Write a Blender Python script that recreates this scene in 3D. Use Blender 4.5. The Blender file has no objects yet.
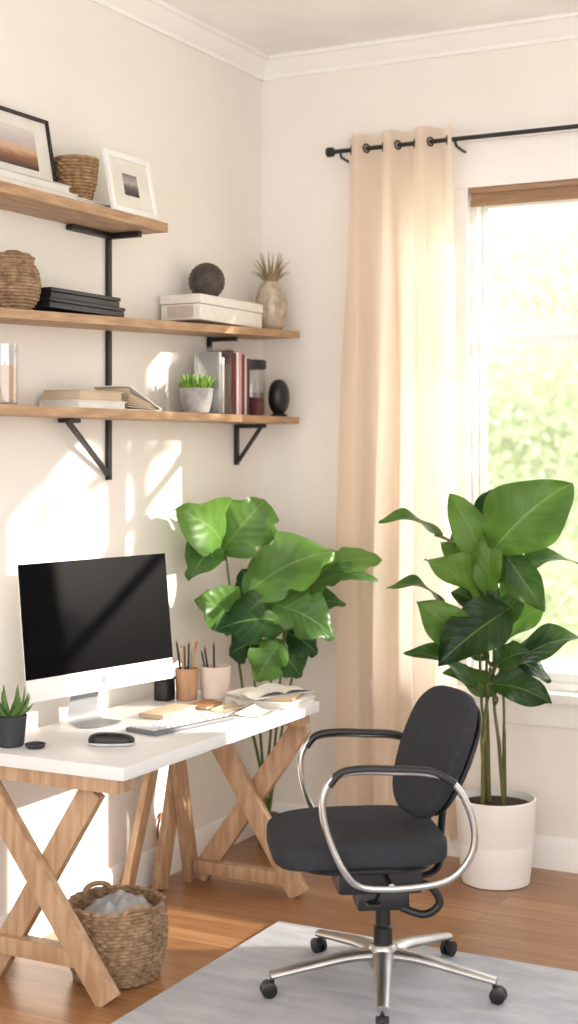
import bpy, bmesh, math, random
from mathutils import Vector, Matrix, Euler, noise
random.seed(7)
SC = bpy.context.scene
C = SC.collection
PI = math.pi
R = math.radians
TH = R(27.58)
F = 1457.0
CAM = Vector((3.133, -5.737, 1.7))
FW = Vector((-math.sin(TH), math.cos(TH), 0)); RT = Vector((math.cos(TH), math.sin(TH), 0)); UP = Vector((0, 0, 1))

def ray(u, v): return FW + RT*((u-289)/F) + UP*((450-v)/F)
def at_depth(u, v, d): return CAM + ray(u, v)*d
def on_x(u, v, x):
    r = ray(u, v); return CAM + r*((x-CAM.x)/r.x)
def on_y(u, v, y):
    r = ray(u, v); return CAM + r*((y-CAM.y)/r.y)
def on_z(u, v, z):
    r = ray(u, v); return CAM + r*((z-CAM.z)/r.z)

# ------------------------------------------------------------------ materials
def S(r, g, b):
    def f(c):
        c /= 255.0
        return c/12.92 if c <= .04045 else ((c+.055)/1.055)**2.4
    return (f(r), f(g), f(b), 1)

def M(name, c1, c2=None, scale=8, rough=.6, metal=0, bump=0, bscale=60, stretch=(1, 1, 1), translucent=0, tcol=None, spec=.5, detail=4):
    m = bpy.data.materials.new(name); m.use_nodes = True
    nt = m.node_tree; N = nt.nodes; L = nt.links
    p = N['Principled BSDF']; out = N['Material Output']
    p.inputs['Roughness'].default_value = rough
    p.inputs['Metallic'].default_value = metal
    p.inputs['Specular IOR Level'].default_value = spec
    tc = N.new('ShaderNodeTexCoord'); mp = N.new('ShaderNodeMapping'); mp.inputs['Scale'].default_value = stretch
    L.new(tc.outputs['Object'], mp.inputs['Vector'])
    nz = N.new('ShaderNodeTexNoise'); nz.inputs['Scale'].default_value = scale; nz.inputs['Detail'].default_value = detail
    L.new(mp.outputs[0], nz.inputs['Vector'])
    if c2 is None: c2 = tuple(min(1, c*.93) for c in c1[:3])+(1,)
    rp = N.new('ShaderNodeValToRGB'); rp.color_ramp.elements[0].color = c2; rp.color_ramp.elements[1].color = c1
    rp.color_ramp.elements[0].position = .35; rp.color_ramp.elements[1].position = .65
    L.new(nz.outputs['Fac'], rp.inputs['Fac']); L.new(rp.outputs[0], p.inputs['Base Color'])
    if bump:
        n2 = N.new('ShaderNodeTexNoise'); n2.inputs['Scale'].default_value = bscale; n2.inputs['Detail'].default_value = 3
        L.new(mp.outputs[0], n2.inputs['Vector'])
        b = N.new('ShaderNodeBump'); b.inputs['Strength'].default_value = bump; b.inputs['Distance'].default_value = .01
        L.new(n2.outputs['Fac'], b.inputs['Height']); L.new(b.outputs[0], p.inputs['Normal'])
    if translucent:
        t = N.new('ShaderNodeBsdfTranslucent')
        if tcol: t.inputs['Color'].default_value = tcol
        else: L.new(rp.outputs[0], t.inputs['Color'])
        mx = N.new('ShaderNodeMixShader'); mx.inputs[0].default_value = translucent
        L.new(p.outputs[0], mx.inputs[1]); L.new(t.outputs[0], mx.inputs[2]); L.new(mx.outputs[0], out.inputs['Surface'])
    return m

def glass_mat(name, tint=(1, 1, 1, 1), refl=.08):
    m = bpy.data.materials.new(name); m.use_nodes = True
    nt = m.node_tree; N = nt.nodes; L = nt.links; N.remove(N['Principled BSDF'])
    t = N.new('ShaderNodeBsdfTransparent'); t.inputs[0].default_value = tint
    g = N.new('ShaderNodeBsdfGlossy'); g.inputs['Roughness'].default_value = .05
    mx = N.new('ShaderNodeMixShader'); mx.inputs[0].default_value = refl
    L.new(t.outputs[0], mx.inputs[1]); L.new(g.outputs[0], mx.inputs[2]); L.new(mx.outputs[0], N['Material Output'].inputs['Surface'])
    return m

def leaf_mat(name, dark, light, vein, transl=.3, rough=.36, midk=.4):
    m = bpy.data.materials.new(name); m.use_nodes = True
    nt = m.node_tree; N = nt.nodes; L = nt.links
    p = N['Principled BSDF']; p.inputs['Roughness'].default_value = rough
    p.inputs['Specular IOR Level'].default_value = .4
    def math_(op, a=None, b=None, va=0, vb=0):
        n = N.new('ShaderNodeMath'); n.operation = op
        n.inputs[0].default_value = va; n.inputs[1].default_value = vb
        if a is not None: L.new(a, n.inputs[0])
        if b is not None: L.new(b, n.inputs[1])
        return n.outputs[0]
    uv = N.new('ShaderNodeUVMap'); uv.uv_map = 'UVMap'
    sp = N.new('ShaderNodeSeparateXYZ'); L.new(uv.outputs[0], sp.inputs[0])
    d = math_('ABSOLUTE', math_('SUBTRACT', sp.outputs[1], None, vb=.5))
    mid = math_('MULTIPLY', math_('LESS_THAN', d, None, vb=.018), None, vb=midk)
    ph = math_('SUBTRACT', sp.outputs[0], math_('MULTIPLY', d, None, vb=.6))
    sn = math_('SINE', math_('MULTIPLY', ph, None, vb=44))
    side = math_('MULTIPLY', math_('GREATER_THAN', sn, None, vb=.95), None, vb=.08)
    v = math_('MAXIMUM', mid, side)
    tc = N.new('ShaderNodeTexCoord'); nz = N.new('ShaderNodeTexNoise'); nz.inputs['Scale'].default_value = 5
    L.new(tc.outputs['Object'], nz.inputs['Vector'])
    at = N.new('ShaderNodeAttribute'); at.attribute_name = 'tone'
    ton = math_('ADD', math_('MULTIPLY', nz.outputs['Fac'], None, vb=.5), math_('MULTIPLY', at.outputs['Fac'], None, vb=.5))
    rp = N.new('ShaderNodeValToRGB'); rp.color_ramp.elements[0].color = dark; rp.color_ramp.elements[1].color = light
    rp.color_ramp.elements[0].position = .3; rp.color_ramp.elements[1].position = .72
    L.new(ton, rp.inputs[0])
    mix = N.new('ShaderNodeMix'); mix.data_type = 'RGBA'
    L.new(v, mix.inputs[0]); L.new(rp.outputs[0], mix.inputs[6]); mix.inputs[7].default_value = vein
    L.new(mix.outputs[2], p.inputs['Base Color'])
    bp = N.new('ShaderNodeBump'); bp.inputs['Strength'].default_value = .1; bp.inputs['Distance'].default_value = .01; bp.invert = True
    L.new(sn, bp.inputs['Height']); L.new(bp.outputs[0], p.inputs['Normal'])
    t = N.new('ShaderNodeBsdfTranslucent'); L.new(mix.outputs[2], t.inputs[0])
    mx = N.new('ShaderNodeMixShader'); mx.inputs[0].default_value = transl
    L.new(p.outputs[0], mx.inputs[1]); L.new(t.outputs[0], mx.inputs[2]); L.new(mx.outputs[0], N['Material Output'].inputs['Surface'])
    return m

def floor_mat():
    m = bpy.data.materials.new('oak_floor'); m.use_nodes = True
    nt = m.node_tree; N = nt.nodes; L = nt.links; p = N['Principled BSDF']
    tc = N.new('ShaderNodeTexCoord')
    br = N.new('ShaderNodeTexBrick'); br.inputs['Scale'].default_value = 1
    br.inputs['Brick Width'].default_value = 1.3; br.inputs['Row Height'].default_value = .11
    br.inputs['Mortar Size'].default_value = .0018; br.inputs['Mortar Smooth'].default_value = .3
    br.inputs['Color1'].default_value = S(176, 132, 94); br.inputs['Color2'].default_value = S(152, 108, 72); br.inputs['Mortar'].default_value = S(98, 64, 40)
    br.offset = .37
    L.new(tc.outputs['Object'], br.inputs['Vector'])
    mp = N.new('ShaderNodeMapping'); mp.inputs['Scale'].default_value = (1.2, 14, 1)
    L.new(tc.outputs['Object'], mp.inputs['Vector'])
    nz = N.new('ShaderNodeTexNoise'); nz.inputs['Scale'].default_value = 3; nz.inputs['Detail'].default_value = 6
    L.new(mp.outputs[0], nz.inputs['Vector'])
    rp = N.new('ShaderNodeValToRGB'); rp.color_ramp.elements[0].color = (.68, .63, .56, 1); rp.color_ramp.elements[1].color = (1.1, 1.08, 1.05, 1)
    rp.color_ramp.elements[0].position = .3; rp.color_ramp.elements[1].position = .7
    L.new(nz.outputs['Fac'], rp.inputs[0])
    mx = N.new('ShaderNodeMix'); mx.data_type = 'RGBA'; mx.blend_type = 'MULTIPLY'; mx.inputs[0].default_value = .85
    L.new(br.outputs[0], mx.inputs[6]); L.new(rp.outputs[0], mx.inputs[7]); L.new(mx.outputs[2], p.inputs['Base Color'])
    p.inputs['Roughness'].default_value = .3
    return m

def ramp_mat(name, stops, axis=2, rough=.6):
    """flat printed picture: colour bands along one object axis"""
    m = bpy.data.materials.new(name); m.use_nodes = True
    nt = m.node_tree; N = nt.nodes; L = nt.links; p = N['Principled BSDF']; p.inputs['Roughness'].default_value = rough
    tc = N.new('ShaderNodeTexCoord'); sp = N.new('ShaderNodeSeparateXYZ'); L.new(tc.outputs['Generated'], sp.inputs[0])
    nz = N.new('ShaderNodeTexNoise'); nz.inputs['Scale'].default_value = 5; L.new(tc.outputs['Generated'], nz.inputs['Vector'])
    ad = N.new('ShaderNodeMath'); ad.operation = 'MULTIPLY_ADD'; ad.inputs[1].default_value = .3; L.new(nz.outputs['Fac'], ad.inputs[0]); L.new(sp.outputs[axis], ad.inputs[2])
    sb = N.new('ShaderNodeMath'); sb.operation = 'SUBTRACT'; sb.inputs[1].default_value = .15; L.new(ad.outputs[0], sb.inputs[0])
    rp = N.new('ShaderNodeValToRGB'); L.new(sb.outputs[0], rp.inputs[0])
    e = rp.color_ramp.elements
    e[0].position, e[0].color = stops[0]; e[1].position, e[1].color = stops[-1]
    for ps, cl in stops[1:-1]:
        k = e.new(ps); k.color = cl
    L.new(rp.outputs[0], p.inputs['Base Color'])
    return m

mWall = M('warm_plaster', S(240, 235, 229), S(238, 232, 225), 3, .9, bump=.04, bscale=120)
mCeil = M('ceiling_paint', S(252, 250, 249), None, 3, .9)
mTrim = M('white_trim_paint', S(247, 245, 243), S(244, 242, 239), 4, .5)
mFloor = floor_mat()
mWhite = M('white_lacquer', S(244, 243, 242), S(241, 240, 239), 5, .35)
mTop = M('white_desk_top', S(228, 227, 226), S(225, 224, 223), 5, .35)
mSilver = M('silver_aluminium', S(186, 187, 190), S(176, 177, 180), 5, .4)
mKeyBase = M('keyboard_base', S(112, 113, 118), None, 5, .5)
mKeys = M('keyboard_keys', S(210, 210, 212), None, 5, .5)
mPaper = M('paper', S(232, 228, 221), S(222, 217, 208), 9, .8)
mPaper2 = M('cream_paper', S(210, 192, 166), S(198, 178, 152), 9, .8)
mWood = M('light_oak', S(192, 160, 128), S(166, 130, 98), 5, .5, stretch=(9, 9, 1.2), bump=.1)
mWoodY = M('shelf_oak', S(194, 158, 122), S(162, 124, 90), 5, .5, stretch=(10, 1.2, 10), bump=.1)
mBlack = M('black_metal', S(30, 29, 30), S(24, 23, 24), 20, .45)
mBlackP = M('black_plastic', S(28, 28, 30), S(22, 22, 24), 20, .4)
mScreen = M('screen_glass', S(9, 9, 10), S(8, 8, 9), 3, .5, spec=.04)
mFabric = M('charcoal_fabric', S(52, 53, 58), S(47, 48, 53), 40, .9, bump=.12, bscale=500, spec=.25)
mChrome = M('chrome', S(208, 207, 206), S(194, 193, 192), 10, .22, metal=1)
mSatin = M('satin_aluminium', S(200, 199, 198), S(186, 185, 184), 10, .38, metal=1)
mWicker = M('seagrass', S(166, 138, 108), S(122, 96, 70), 40, .8, bump=.3, bscale=200)
mWicker2 = M('dark_wicker', S(172, 138, 100), S(130, 98, 66), 50, .8, bump=.3, bscale=200)
mCloth = M('grey_cloth', S(176, 174, 174), S(136, 135, 137), 12, .95, bump=.2, bscale=150)
mPot = M('white_ceramic', S(246, 244, 242), S(243, 241, 238), 5, .45)
mPotP = M('blush_ceramic', S(220, 202, 190), S(212, 192, 180), 5, .6)
mPotB = M('brown_pot', S(150, 122, 98), S(132, 106, 84), 5, .7)
mPotK = M('dark_pot', S(52, 54, 60), S(42, 43, 48), 10, .6)
mPotG = M('silver_grey_pot', S(186, 184, 182), S(146, 144, 142), 18, .35)
mSoil = M('soil', S(70, 50, 36), S(45, 32, 24), 60, 1, bump=.6, bscale=90)
mStem = M('green_stem', S(96, 116, 52), S(72, 92, 40), 10, .5)
mBark = M('brown_stem', S(104, 102, 58), S(84, 88, 44), 14, .7)
mLeafR = leaf_mat('broad_leaf', S(26, 54, 28), S(98, 138, 54), S(134, 168, 90), transl=.36)
mLeafL = leaf_mat('glossy_leaf', S(34, 72, 38), S(106, 148, 66), S(142, 176, 100), transl=.34)
mSucc = M('succulent_leaf', S(96, 132, 62), S(62, 96, 46), 20, .5)
mFern = M('fresh_leaf', S(150, 190, 78), S(110, 156, 56), 20, .6, translucent=.2)
mCurt = M('linen_curtain', S(236, 215, 194), S(231, 208, 186), 2, .95, bump=.1, bscale=300, translucent=.7, tcol=S(255, 248, 239))
mRug = M('grey_rug', S(202, 204, 210), S(180, 183, 192), 5, .98, bump=.5, bscale=260, stretch=(1, 3, 1))
mBlind = M('woven_wood_blind', S(196, 162, 130), S(168, 134, 102), 6, .7, stretch=(1, 1, 40), translucent=.25)
mGlass = glass_mat('window_glass', refl=.03)
mJar = glass_mat('clear_glass', (.93, .94, .95, 1), .12)
mAmber = M('amber_wax', S(222, 180, 138), S(210, 166, 122), 6, .5)
mBall = M('dark_brown_ball', S(86, 75, 68), S(52, 44, 40), 30, .6, bump=.3)
mGold = M('pineapple_body', S(208, 196, 178), S(170, 154, 132), 25, .25, metal=.15)
mGold2 = M('pineapple_leaf', S(172, 154, 118), S(128, 114, 82), 25, .5)
mRed = M('maroon_cover', S(120, 42, 48), S(100, 34, 40), 14, .6)
mDRed = M('dark_red_cover', S(84, 34, 40), None, 14, .6)
mPink = M('pink_cover', S(206, 160, 156), None, 14, .6)
mGrey = M('pale_grey_cover', S(202, 202, 202), None, 14, .6)
mGrey2 = M('mid_grey_cover', S(170, 169, 168), None, 14, .6)
mCover = M('white_cover', S(238, 235, 231), None, 10, .6)
mBeige = M('beige_cover', S(204, 182, 156), S(194, 170, 144), 10, .7)
mBox = M('storage_box_linen', S(233, 228, 221), S(227, 220, 212), 40, .85)
mBoxEnd = M('storage_box_end', S(202, 188, 174), S(192, 178, 164), 40, .85)
mTan = M('tan_leather', S(176, 126, 80), S(146, 100, 60), 10, .6)
mCup = M('wood_cup', S(196, 152, 120), S(176, 130, 98), 8, .6, stretch=(8, 8, 1))
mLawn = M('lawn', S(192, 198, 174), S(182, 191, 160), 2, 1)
mTree = M('pale_foliage', S(198, 204, 178), S(180, 190, 154), .6, .9, translucent=.45)  # washed-out outdoor glare put into the pale leaf colour
mTree2 = M('haze_tinted_foliage', S(200, 204, 188), S(190, 196, 176), .6, .9, translucent=.45)  # haze and glare put into the colour, whiter than the nearer leaves
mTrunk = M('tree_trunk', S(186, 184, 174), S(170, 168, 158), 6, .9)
mArt = ramp_mat('landscape_print', [(0, S(70, 52, 46)), (.3, S(150, 104, 74)), (.45, S(206, 168, 140)), (.62, S(190, 178, 178)), (1, S(214, 208, 204))])
mPhoto = ramp_mat('small_photo', [(0, S(60, 56, 56)), (.4, S(96, 90, 88)), (.6, S(176, 168, 162)), (1, S(120, 116, 116))])
mGreyLogo = M('grey_mark', S(120, 120, 122), None, 5, .4)

# ------------------------------------------------------------------ mesh builder
class MB:
    def __init__(s):
        s.bm = bmesh.new(); s.uv = s.bm.loops.layers.uv.new('UVMap'); s.tone = None; s.cur = 0.5
    def box(s, c, d, rot=None, bev=0):
        r = rot.to_4x4() if rot is not None else Matrix.Identity(4)
        mat = Matrix.Translation(Vector(c)) @ r @ Matrix.Diagonal((d[0], d[1], d[2], 1))
        g = bmesh.ops.create_cube(s.bm, size=1, matrix=mat)
        if bev:
            es = list({e for v in g['verts'] for e in v.link_edges})
            bmesh.ops.bevel(s.bm, geom=es, offset=bev, segments=2, profile=.6, affect='EDGES')
        return s
    def span(s, x0, x1, y0, y1, z0, z1, bev=0):
        return s.box(((x0+x1)/2, (y0+y1)/2, (z0+z1)/2), (x1-x0, y1-y0, z1-z0), None, bev)
    def beam(s, p0, p1, w, t, side, bev=.003):
        p0 = Vector(p0); p1 = Vector(p1); z = (p1-p0); L = z.length; z.normalize()
        x = Vector(side); x = (x - z*x.dot(z)).normalized(); y = z.cross(x)
        rot = Matrix((x, y, z)).transposed()
        return s.box((p0+p1)/2, (w, t, L), rot, bev)
    def tube(s, pts, r, seg=10, closed=False, flat=None):
        pts = [Vector(p) for p in pts]; n = len(pts)
        rs = r if isinstance(r, (list, tuple)) else [r]*n
        tan = []
        for i in range(n):
            a = pts[(i-1) % n] if (closed or i > 0) else pts[i]
            b = pts[(i+1) % n] if (closed or i < n-1) else pts[i]
            tan.append((b-a).normalized())
        t0 = tan[0]; ref = Vector((0, 0, 1)) if abs(t0.z) < .9 else Vector((1, 0, 0))
        nrm = (ref - t0*ref.dot(t0)).normalized(); rings = []
        for i in range(n):
            nrm = nrm - tan[i]*nrm.dot(tan[i])
            nrm.normalize(); bn = tan[i].cross(nrm)
            ring = []
            for k in range(seg):
                a = 2*PI*k/seg
                ring.append(s.bm.verts.new(pts[i] + nrm*(math.cos(a)*rs[i]*(flat or 1)) + bn*(math.sin(a)*rs[i])))
            rings.append(ring)
        m = n if closed else n-1
        for i in range(m):
            A = rings[i]; B = rings[(i+1) % n]
            for k in range(seg):
                s.bm.faces.new((A[k], A[(k+1) % seg], B[(k+1) % seg], B[k]))
        if not closed:
            s.bm.faces.new(list(reversed(rings[0]))); s.bm.faces.new(rings[-1])
        return s
    def lathe(s, prof, c=(0, 0, 0), seg=48, fn=None, rot=None):
        c = Vector(c); rings = []
        for (r, z) in prof:
            if r < 1e-5:
                p = Vector((0, 0, z)); p = rot @ p if rot else p
                rings.append([s.bm.verts.new(c+p)])
            else:
                ring = []
                for k in range(seg):
                    a = 2*PI*k/seg; rr = r*(fn(a, z) if fn else 1)
                    p = Vector((rr*math.cos(a), rr*math.sin(a), z)); p = rot @ p if rot else p
                    ring.append(s.bm.verts.new(c+p))
                rings.append(ring)
        for A, B in zip(rings, rings[1:]):
            if len(A) == 1 and len(B) == 1: continue
            for k in range(seg):
                k2 = (k+1) % seg
                if len(A) == 1: s.bm.faces.new((A[0], B[k2], B[k]))
                elif len(B) == 1: s.bm.faces.new((A[k], A[k2], B[0]))
                else: s.bm.faces.new((A[k], A[k2], B[k2], B[k]))
        return s
    def surf(s, fn, nu, nv):
        g = [[s.bm.verts.new(fn(i/nu, j/nv)) for j in range(nv+1)] for i in range(nu+1)]
        if s.tone is not None:
            for row in g:
                for v in row: v[s.tone] = s.cur
        for i in range(nu):
            for j in range(nv):
                f = s.bm.faces.new((g[i][j], g[i+1][j], g[i+1][j+1], g[i][j+1]))
                for lp, (a, b) in zip(f.loops, ((i, j), (i+1, j), (i+1, j+1), (i, j+1))):
                    lp[s.uv].uv = (a/nu, b/nv)
        return s
    def superell(s, c, a, b, h, e1=.4, e2=.6, n=40, m=20, warp=None, rot=None):
        def sp(x, e): return math.copysign(abs(x)**e, x)
        c = Vector(c); rings = []
        for i in range(m+1):
            ph = -PI/2 + PI*i/m; cz = sp(math.sin(ph), e1)*h; cr = max(0.0, math.cos(ph))**e1
            if i in (0, m): cr = 0
            ring = []
            for k in range(n if cr > 0 else 1):
                t = 2*PI*k/n
                p = Vector((a*cr*sp(math.cos(t), e2), b*cr*sp(math.sin(t), e2), cz))
                if warp: p = warp(p)
                if rot: p = rot @ p
                ring.append(s.bm.verts.new(c+p))
            rings.append(ring)
        for A, B in zip(rings, rings[1:]):
            for k in range(n):
                k2 = (k+1) % n
                if len(A) == 1: s.bm.faces.new((A[0], B[k], B[k2]))
                elif len(B) == 1: s.bm.faces.new((A[k], A[k2], B[0]))
                else: s.bm.faces.new((A[k], A[k2], B[k2], B[k]))
        return s
    def poly(s, pts, thick):
        pts = [Vector(p) for p in pts]; t = Vector(thick)
        a = [s.bm.verts.new(p) for p in pts]; b = [s.bm.verts.new(p+t) for p in pts]
        s.bm.faces.new(list(reversed(a))); s.bm.faces.new(b)
        for i in range(len(pts)):
            j = (i+1) % len(pts); s.bm.faces.new((a[i], a[j], b[j], b[i]))
        return s
    def build(s, name, mat, parent=None, at=None, world=False, rz=0, sharp=.65, fix=True):
        if world:
            o_ = Vector(parent.location if parent is not None else (at or (0, 0, 0)))
            for v in s.bm.verts: v.co -= o_
        if fix: bmesh.ops.recalc_face_normals(s.bm, faces=s.bm.faces)
        me = bpy.data.meshes.new(name); s.bm.to_mesh(me); s.bm.free()
        for p in me.polygons: p.use_smooth = True
        me.set_sharp_from_angle(angle=sharp)
        me.materials.append(mat)
        o = bpy.data.objects.new(name, me); C.objects.link(o)
        if parent is not None: o.parent = parent
        elif at is not None: o.location = at
        o.rotation_euler.z = rz
        return o

def tag(o, label, cat, group=None):
    o['label'] = label; o['category'] = cat
    if group: o['group'] = group
    return o
def thing(name, label, cat, loc, rz=0, group=None):
    o = bpy.data.objects.new(name, None); C.objects.link(o); o.empty_display_size = .05
    o.location = loc; o.rotation_euler.z = rz
    return tag(o, label, cat, group)
def struct(o, label=None, cat=None):
    o['kind'] = 'structure'
    if label: o['label'] = label
    if cat: o['category'] = cat
    return o
def smooth_pts(pts, k=6, closed=False):
    pts = [Vector(p) for p in pts]; n = len(pts); out = []
    rng = range(n) if closed else range(n-1)
    for i in rng:
        p1 = pts[i]; p2 = pts[(i+1) % n]
        p0 = pts[(i-1) % n] if (closed or i > 0) else p1
        p3 = pts[(i+2) % n] if (closed or i < n-2) else p2
        for j in range(k):
            t = j/k
            out.append(.5*((2*p1)+(p2-p0)*t+(2*p0-5*p1+4*p2-p3)*t*t+(3*p1-p0-3*p2+p3)*t**3))
    if not closed: out.append(pts[-1])
    return out

# ------------------------------------------------------------------ room
CE = 3.44
WX0, WX1, WZ0, WZ1 = .985, 3.65, .72, 2.79
SX0, SX1 = .66, .905          # narrow hidden side light, added so the sun glows through the curtain
b = MB().span(-.15, 5.0, -7.2, .15, -.12, 0); struct(b.build('floor', mFloor), 'warm oak plank floor', 'floor')
b = MB().span(-.15, 0, -7.2, 0, 0, CE); struct(b.build('wall_left', mWall), 'cream plaster wall behind the desk', 'wall')
b = MB().span(-.15, SX0, 0, .15, 0, CE).span(WX1, 4.75, 0, .15, 0, CE).span(SX0, WX1, 0, .15, 0, WZ0).span(SX0, WX1, 0, .15, WZ1, CE).span(SX1, WX0, 0, .15, WZ0, WZ1)
struct(b.build('wall_back', mWall), 'cream plaster wall with the window', 'wall')
b = MB().span(4.6, 4.75, -3.2, 0, 0, CE); struct(b.build('wall_right', mWall), 'cream plaster wall right of the window', 'wall')
b = MB().span(-.15, 4.75, -7.2, .15, CE, CE+.12); struct(b.build('ceiling', mCeil), 'pale ceiling', 'ceiling')
def prism_y(prof, y0, y1):
    return MB().poly([(x, y0, z) for x, z in prof], (0, y1-y0, 0))
def prism_x(prof, x0, x1):
    return MB().poly([(x0, y, z) for y, z in prof], (x1-x0, 0, 0))
cp = [(0, -.085), (.012, -.085), (.016, -.07), (.03, -.06), (.055, -.03), (.065, -.018), (.08, -.014), (.08, 0), (0, 0)]
struct(prism_y([(x, CE+z) for x, z in cp], -7.2, 0).build('trim_1', mTrim, sharp=.3), 'crown moulding along the left wall', 'trim')
struct(prism_x([(-x, CE+z) for x, z in cp], 0, 4.6).build('trim_2', mTrim, sharp=.3), 'crown moulding along the window wall', 'trim')
bp_ = [(0, 0), (.018, 0), (.018, .1), (.014, .115), (.008, .13), (0, .13)]
struct(prism_y(bp_, -7.2, 0).build('baseboard_left', mTrim, sharp=.3), 'white baseboard of the left wall', 'baseboard')
struct(prism_x([(-x, z) for x, z in bp_], .018, 4.6).build('baseboard_back', mTrim, sharp=.3), 'white baseboard under the window', 'baseboard')

# window
w = bpy.data.objects.new('window_1', None); C.objects.link(w); w.location = (WX0, 0, WZ0); struct(w, 'white framed window with bright garden view', 'window')
b = MB()
b.span(SX1, WX0, -.022, .0, WZ0-.02, WZ1, .003).span(SX0-.08, SX0, -.022, .0, WZ0-.02, WZ1, .003).span(WX1, WX1+.1, -.022, 0, WZ0-.02, WZ1, .003)
b.span(SX0-.08, WX1+.1, -.022, 0, WZ1, WZ1+.19, .003).span(SX0-.1, WX1+.13, -.04, 0, WZ1+.19, WZ1+.225, .006)
b.build('window_casing', mTrim, w, world=True)
b = MB().span(SX0-.1, WX1+.13, -.065, .12, WZ0-.04, WZ0, .006).span(SX0-.08, WX1+.1, -.02, 0, WZ0-.14, WZ0-.04, .003)
b.build('window_sill', mTrim, w, world=True)
UN = [(SX0, SX1), (WX0, WX0+1.34), (WX0+1.34, WX1)]
for i, (x0, x1) in enumerate(UN):
    b = MB(); e = .024
    b.span(x0, x0+e, .03, .13, WZ0, WZ1).span(x1-e, x1, .03, .13, WZ0, WZ1).span(x0+e, x1-e, .03, .13, WZ1-.03, WZ1).span(x0+e, x1-e, .03, .13, WZ0, WZ0+.03)
    f = b.build('window_frame', mTrim, w, world=True)
    b = MB(); s = .026; zm = 2.175
    b.span(x0+e, x0+e+s, .05, .085, WZ0+.03, zm, .003).span(x1-e-s, x1-e, .05, .085, WZ0+.03, zm, .003).span(x0+e+s, x1-e-s, .05, .085, WZ0+.03, WZ0+.07, .003).span(x0+e+s, x1-e-s, .05, .085, zm-.036, zm, .003)
    b.span(x0+e, x0+e+s, .09, .122, zm, WZ1-.03, .003).span(x1-e-s, x1-e, .09, .122, zm, WZ1-.03, .003).span(x0+e+s, x1-e-s, .09, .122, WZ1-.075, WZ1-.03, .003).span(x0+e+s, x1-e-s, .09, .122, zm-.005, zm+.02, .003)
    b.build('sash', mTrim, w, world=True)
    b = MB().span(x0+e+s, x1-e-s, .064, .068, WZ0+.07, zm-.036).span(x0+e+s, x1-e-s, .104, .108, zm+.02, WZ1-.075)
    b.build('pane', mGlass, w, world=True)
# woven wood blind rolled up at the window head
bx1 = UN[1][1]-.01
t = thing('window_blind', 'brown woven wood blind rolled up at the window top', 'blind', (WX0+.6, .012, WZ1-.1))
b = MB()
b.span(WX0+.005, bx1, -.012, .012, WZ1-.024, WZ1-.002, .003); b.build('headrail', mBlind, t, world=True)
b = MB()
for k in range(7):
    z = WZ1-.029-k*.0075
    b.tube([(WX0+.008, -.0+.006*math.sin(k*.9), z), (bx1-.002, .006*math.sin(k*.9), z)], .0048, 6)
b.build('slat_roll', mBlind, t, world=True)

# curtain rod and curtain
RZ = 2.975; RY = -.125
t = thing('curtain_rod', 'thin black metal curtain rod above the window', 'curtain rod', (.43, RY, RZ))
MB().tube([(.43, RY, RZ), (3.95, RY, RZ)], .0095, 12).build('rod', mBlack, t, world=True)
MB().lathe([(0, 0), (.02, .002), (.022, .012), (.02, .03), (.012, .036), (.009, .045)], (.385, RY, RZ), 20, rot=Euler((0, PI/2, 0)).to_matrix()).build('finial', mBlack, t, world=True)
for x in (.455, .975):
    b = MB().tube([(x, -.003, RZ-.035), (x, -.05, RZ-.035), (x, RY, RZ-.028), (x, RY-.012, RZ-.012)], .006, 8)
    b.lathe([(0, 0), (.02, 0), (.02, .006), (0, .006)], (x, 0, RZ-.035), 16, rot=Euler((PI/2, 0, 0)).to_matrix())
    b.build('rod_bracket', mBlack, t, world=True)
cx0, cx1, cz0, cz1 = .465, .972, .1, 3.035
NF = 3.5
def curt(u, v):
    z = cz0+(cz1-cz0)*v
    top = v**4
    xl = cx0-.03*(1-v)**1.1; xr = cx1+.02*(1-v)
    ph = (u+.05*math.sin(2.5*v+1+3*u)*(1-top))*NF*2*PI
    amp = .047+.014*math.sin(2.2*v+u*5)*(1-top)
    x = xl+(xr-xl)*u + .022*math.sin(ph*2+2*v)*(1-top) + .012*math.sin(2.2*v*PI+u*4)*(1-v)
    y = RY + amp*math.cos(ph+.5*math.sin(v*3)*(1-top)) + .010*math.sin(ph*2.3+v*4)*(1-top)
    return Vector((x, y, z))
t = thing('curtain', 'sheer cream linen curtain hanging on the black rod left of window', 'curtain', (.72, RY, cz0))
MB().surf(curt, 160, 50).build('drape', mCurt, t, world=True, sharp=3)
for k in range(7):
    u_ = (k+.5)/7; p = curt(u_, (RZ-cz0)/(cz1-cz0))
    q = curt(u_+.01, (RZ-cz0)/(cz1-cz0)); d = (q-p).normalized()
    ring = [p+d*.017*math.cos(a)+UP*.017*math.sin(a) for a in [2*PI*i/20 for i in range(20)]]
    MB().tube(ring, .004, 6, True).build('grommet', mBlack, t, world=True)

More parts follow.
